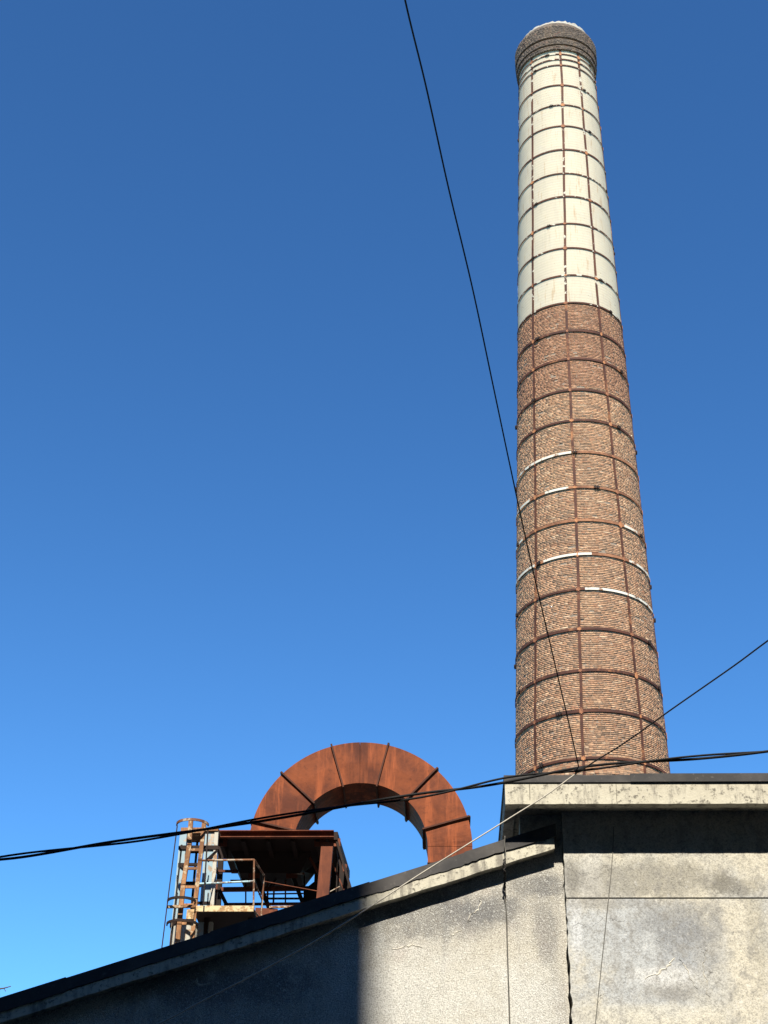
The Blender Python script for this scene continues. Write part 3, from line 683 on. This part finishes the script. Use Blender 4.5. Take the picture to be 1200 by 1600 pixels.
rail([(284, 1320), (273, 1420), (266, 1476)], .018, 'cage_bar', 'steel_dark', YL+.12)
for y in (1300, 1328, 1357, 1386, 1414, 1443):
    f = (y-1281)/(1474-1281); xl = 298.5-21*f; xr = 319-18.5*(y-1286)/182
    MB().bar(U(xl, y, YL+.01), U(xr, y, YL+.01), .022, .03).build('rung', M['ladder'], lad)
def cage(cx_, cy_, rpx, a0, a1, name='cage_hoop', mat='steel_dark', th=.014, hh=.03):
    c_ = U(cx_, cy_, YL); r_ = U(cx_+rpx, cy_, YL).x-c_.x; n = 20; mb = MB()
    P = [c_ + Vector((r_*cos(a), r_*1.0*sin(a), 0)) for a in np.linspace(a0, a1, n)]
    for p, q in zip(P[:-1], P[1:]): mb.bar(p, q+(q-p).normalized()*.004, th, hh)
    return mb.build(name, M[mat], lad)
cage(301, 1289, 24.5, pi, 2*pi, mat='railing')
cage(284, 1409, 22, pi, 2*pi)
cage(285, 1445, 24, pi*1.0, 2.15*pi)
MB().bar(U(261, 1417, YL-.05), U(306, 1416, YL-.05), .03, .03).build('cage_tie', M['ladder'], lad)
MB().bar(U(298, 1421, YL-.06), U(296.5, 1436, YL-.06), .085, .02, (0, 1, 0)).build('junction_plate', M['cream_edge'], lad)
MB().bar(U(279, 1325, YL+.1), U(342, 1325, YL+.1), .03, .04).build('wall_tie', M['steel_dark'], lad)
MB().bar(U(324, 1342, YL), U(338, 1329, YL+.2), .014).build('wall_tie', M['steel_dark'], lad)

# ------------------------------------------------------------------ landing with guardrail
ldg = thing('ladder_landing', (-2.3, 19.1, roof_z(-2.3)), 'small steel landing with a rusty cream edge and flaking pipe guardrail', 'platform')
a, b = U(303, 1420.5, YL), U(396.5, 1420.5, YL)
MB().box((a.x, YL, a.z-.03), (b.x, YL+.75, a.z+.02)).build('deck', M['steel_dark'], ldg)
MB().bar((a.x, YL-.012, a.z), (b.x, YL-.012, a.z), .022, .068).build('front_edge', M['cream_edge'], ldg)
for x in (a.x+.12, b.x-.06):
    for y in (YL+.25, YL+.7): MB().bar((x, y, roof_z(x)-.02), (x, y, a.z-.03), .05).build('leg', M['steel_dark'], ldg)
def prod(p, q, Y0, Y1, w_, name, mat='railing'): return MB().tube([U(*p, Y0), U(*q, Y1)], w_/2, 8).build(name, M[mat], ldg)
prod((315, 1344.5), (397, 1343.5), YL, YL, .026, 'top_rail'); prod((397, 1343.5), (412.5, 1368), YL, YL+.55, .024, 'top_rail')
prod((311, 1381), (397, 1377), YL, YL, .024, 'mid_rail', 'rail_blue'); prod((397, 1377), (409, 1405), YL, YL+.55, .02, 'mid_rail')
prod((397, 1343), (396, 1421), YL, YL, .022, 'post'); prod((412.5, 1367), (408, 1432), YL+.55, YL+.55, .024, 'post')
prod((396, 1421), (407, 1436), YL, YL+.5, .02, 'toe_rail')

# ------------------------------------------------------------------ tall block behind the viewer: shades the left end of the workshop
YN = -3.0; XN = U(590, 1520, YW).x + (YW-YN)*tan(SUN_AZ); HN = 6.80 + (YW-YN)*tan(SUN_EL)/cos(SUN_AZ)
nb = thing('unseen_shade_block', (XN-8, YN-6, 0), 'tall grey rendered block with rows of windows, unseen behind the viewer, shades the left end of the workshop', 'building')
MB().box((XN-26, YN-12, 0), (XN, YN, HN-.5)).build('wall', M['render_wall'], nb)
MB().box((XN-26.0, YN-12.0, HN-.5), (XN, YN, HN)).build('shade_block_parapet', M['fascia'], nb)
for i in range(5):
    for j in range(9):
        x = XN-14.5+i*3.0; z = 1.2+j*3.1
        f = MB().box((x, YN, z), (x+1.5, YN+.05, z+1.7)).build('window', M['window_frame'], nb)
        MB().box((x+.07, YN+.045, z+.07), (x+.72, YN+.06, z+1.63)).box((x+.78, YN+.045, z+.07), (x+1.43, YN+.06, z+1.63)).build('pane', M['glass'], f)

# unseen brick halls, added behind and beside the viewer to block sky fill
def fill_blocker(name, x0, y0, x1, y1, h, label):
    t = thing(name, ((x0+x1)/2, (y0+y1)/2, 0), label, 'building')
    MB().box((x0, y0, 0), (x1, y1, h-.6)).build('wall', M['blocker_brick'], t); MB().box((x0-.15, y0-.15, h-.6), (x1+.15, y1+.15, h)).build('fill_blocker_cornice', M['fascia'], t)  # wall and cornice of an added unseen hall
    return t
bh = fill_blocker('fill_blocker_mill', XN+.4, -19, 46, -7.0, 30, 'long dark brick mill, unseen, added opposite the chimney to block sky fill')
for i in range(12):
    for j in range(6):
        x = XN+2.5+i*3.6; z = 1.5+j*3.8
        f = MB().box((x, -7.0, z), (x+1.6, -6.95, z+2.2)).build('window', M['window_frame'], bh)  # windows of the added unseen mill
        MB().box((x+.08, -6.96, z+.08), (x+1.52, -6.94, z+2.12)).build('pane', M['glass'], f)
fill_blocker('fill_blocker_shed', 15, -5, 30, 34, 20, 'unseen brick shed added past the flat-roofed block to block sky fill')
fill_blocker('fill_blocker_warehouse', -40, -2.5, -19, 24, 22, 'unseen brick warehouse added past the low end of the workshop roof to block sky fill')

# ------------------------------------------------------------------ poles and cables
poles = {}
for x, y, h_, lb in ((-13.5, 12.5, 8.0, 'grey concrete utility pole beyond the low end of the workshop roof'), (12.5, 13.0, 11.5, 'grey concrete utility pole beyond the flat-roofed block')):
    p = thing('utility_pole', (x, y, 0), lb, 'pole')
    MB().tube([(x, y, 0), (x, y, h_)], lambda t: .15-.05*t, 16).build('shaft', M['wood'], p, True)
    MB().bar((x, y-.6, h_-.5), (x, y+.6, h_-.5), .09).build('crossarm', M['flange'], p); poles[x > 0] = (x, y, h_)
def cable_thing(name, pts, label, mat, r, n=10, sides=7):
    P = catmull(pts, n); b = P[0].copy(); mb = MB().tube([p-b for p in P], r, sides)
    o = mb.build(name, M[mat], None, True); o.location = b; return tag(o, label, 'cable')
MAIN = [(0, 1341), (75, 1331), (150, 1320.5), (225, 1310.5), (300, 1299), (400, 1282), (480, 1269), (560, 1256.5), (640, 1245.5), (720, 1232.5), (800, 1217), (900, 1202.5), (1000, 1191), (1100, 1182.5), (1200, 1174)]
YM = 13.0
mp = [U(x, y, YM) for x, y in MAIN]
ext_l = [Vector((-13.4, 12.6, 7.35)), Vector((-8.5, 12.8, 6.15))]; ext_r = [Vector((5.6, 13, 7.70)), Vector((12.4, 13, 10.2))]
P = catmull(ext_l+mp+ext_r, 16)
bund = thing('cable_bundle', P[0], 'black twisted pair of power cables strung past the duct and chimney foot', 'cable')
acc = 0; S1, S2, prev = [], [], P[0]
for p in P:
    acc += (p-prev).length; prev = p
    sep = .0125 + .006*max(0, sin(p.x*1.3+1)); ph = acc*2*pi/1.9 + .6*sin(acc*1.3)
    dv = Vector((0, sin(ph), cos(ph)))*sep; S1.append(p+dv); S2.append(p-dv)
MB().tube(S1, .0118, 8).build('strand', M['cable'], bund, True); MB().tube(S2, .0095, 8).build('strand', M['cable'], bund, True)
j = U(905, 1203, YM)
MB().tube([U(898, 1205, YM-.01), U(905, 1203, YM-.02), U(911, 1201, YM-.01)], .022, 8).build('splice', M['cable'], bund, True)
C2 = [(905, 1202), (890, 1135), (870, 1050), (850, 965), (830, 880), (800, 742), (770, 600), (740, 458), (700, 290), (665, 132), (633, 0)]
P2 = [U(x, y, 13-7*(1202-y)/1202) for x, y in C2]
k2 = P2[-1]-P2[-2]; P2.append(Vector((XN-.5, YN+.02, P2[-1].z+1.7)))
cable_thing('overhead_cable', P2, 'thin black twisted cable climbing steeply up in front of the sky and chimney', 'cable', .0052)
C3 = [(905, 1206), (935, 1186), (960, 1171), (1000, 1144), (1040, 1115), (1100, 1073), (1150, 1038), (1200, 1001)]
P3 = [U(x, y, 13-2.0*(1206-y)/205) for x, y in C3]; P3.append(Vector((12.4, 12.9, 11.0)))
cable_thing('overhead_cable', P3, 'dark grey cable rising across the chimney foot toward the flat-roofed side', 'cable_grey', .0062)
C4 = [(905, 1205), (890, 1216), (860, 1238), (800, 1276), (720, 1326), (650, 1370), (580, 1416), (500, 1466), (400, 1521), (320, 1562), (250, 1599)]
P4 = [U(x, y, 13-.6*(y-1205)/394) for x, y in C4]; P4 += [Vector((-6.5, 12.4, 3.9)), Vector((-13.4, 12.5, 4.6))]
cable_thing('overhead_cable', P4, 'pale sunlit cable sloping down in front of the workshop eave and wall', 'cable_white', .0055)
# a thin wire hanging on the facade, then a cable's shadow modelled as wire
Wp = [U(789, 1306, YE-.05), U(788.5, 1320, YE-.05), U(790, 1335, YE-.05), U(786, 1352, YE-.045), U(789, 1368, YW-.03), U(787, 1390, YW-.02), U(791, 1420, YW-.012), U(793, 1480, YW-.010), U(795, 1540, YW-.010), U(797, 1600, YW-.010)]
Wp.append(Vector((Wp[-1].x, YW-.010, 3.0)))
hw = thing('wire_and_shadow_line', Wp[0], 'thin knotted wire hanging from the sloping eave down the stucco wall', 'wire')
MB().tube(catmull(Wp, 6), .0045, 6).build('wire', M['wire'], hw, True)
kn = []
for i in range(26):
    q = U(788.5+random.uniform(-1.6, 1.6), 1340+i*2.0, YE-.055+ (.14*max(0, i-10)/16)); kn.append(q)
MB().tube(catmull(kn, 3), lambda t: .006+.004*sin(t*9)**2, 6).build('knot', M['cable_grey'], hw, True)
shadow_line = [U(959, 1292, YP-.012), U(957, 1337, YP-.012), U(949, 1420, YP-.012), U(940, 1505, YP-.01), U(930, 1600, YP-.01)]  # shadow of an overhead cable, drawn as a thin grey tube
d_ = shadow_line[-1]-shadow_line[-2]; shadow_line.append(shadow_line[-1]+d_*2.)
cable_thing('wire_and_shadow_line', shadow_line, 'cable shadow modelled as a fine grey line slanting down the cracked concrete wall from under the roof slab', 'wire', .0036)['category'] = 'wire'

# ------------------------------------------------------------------ bare tree whose twig tip shows beyond the eave
tip = U(17, 1541, 30); tx = -11.0
tree = thing('bare_tree', (tx, 30, 0), 'bare leafless tree beyond the low end of the workshop roof', 'tree')
tr = MB(); rnd = random.Random(3)
def branch(p, d, L, r, lev):
    q = p+d*L; q.x = min(q.x, -8.3)
    tr.tube([p, (p+q)/2+Vector((rnd.uniform(-.05, .05)*L, rnd.uniform(-.05, .05)*L, 0)), q], lambda t: r*(1-.45*t), 5)
    if lev == 0: return
    for _ in range(3):
        nd = (d+Vector((rnd.uniform(-.8, .8), rnd.uniform(-.8, .8), rnd.uniform(-.1, .5)))).normalized(); branch(q, nd, L*rnd.uniform(.6, .78), r*.55, lev-1)
MB().tube([(tx, 30, 0), (tx+.1, 30, 2), (tx, 30.05, 4)], lambda t: .2-.07*t, 10).build('trunk', M['bark'], tree, True)
for s_ in range(5):
    an = s_*1.26; branch(Vector((tx, 30.05, 3.9)), Vector((.55*cos(an), .55*sin(an), 1)).normalized(), 1.9, .08, 4)
tr.tube(catmull([(tx, 30.05, 4), (tx+1.0, 30, 6.6), (tx+2.2, 30, 8.9), U(-6, 1546, 30), U(6, 1544, 30), tip], 4), lambda t: .05*(1-t)+.008, 5)
tr.tube([U(6, 1544, 30), U(9, 1549, 30)], .006, 4)
tr.build('crown', M['bark'], tree)
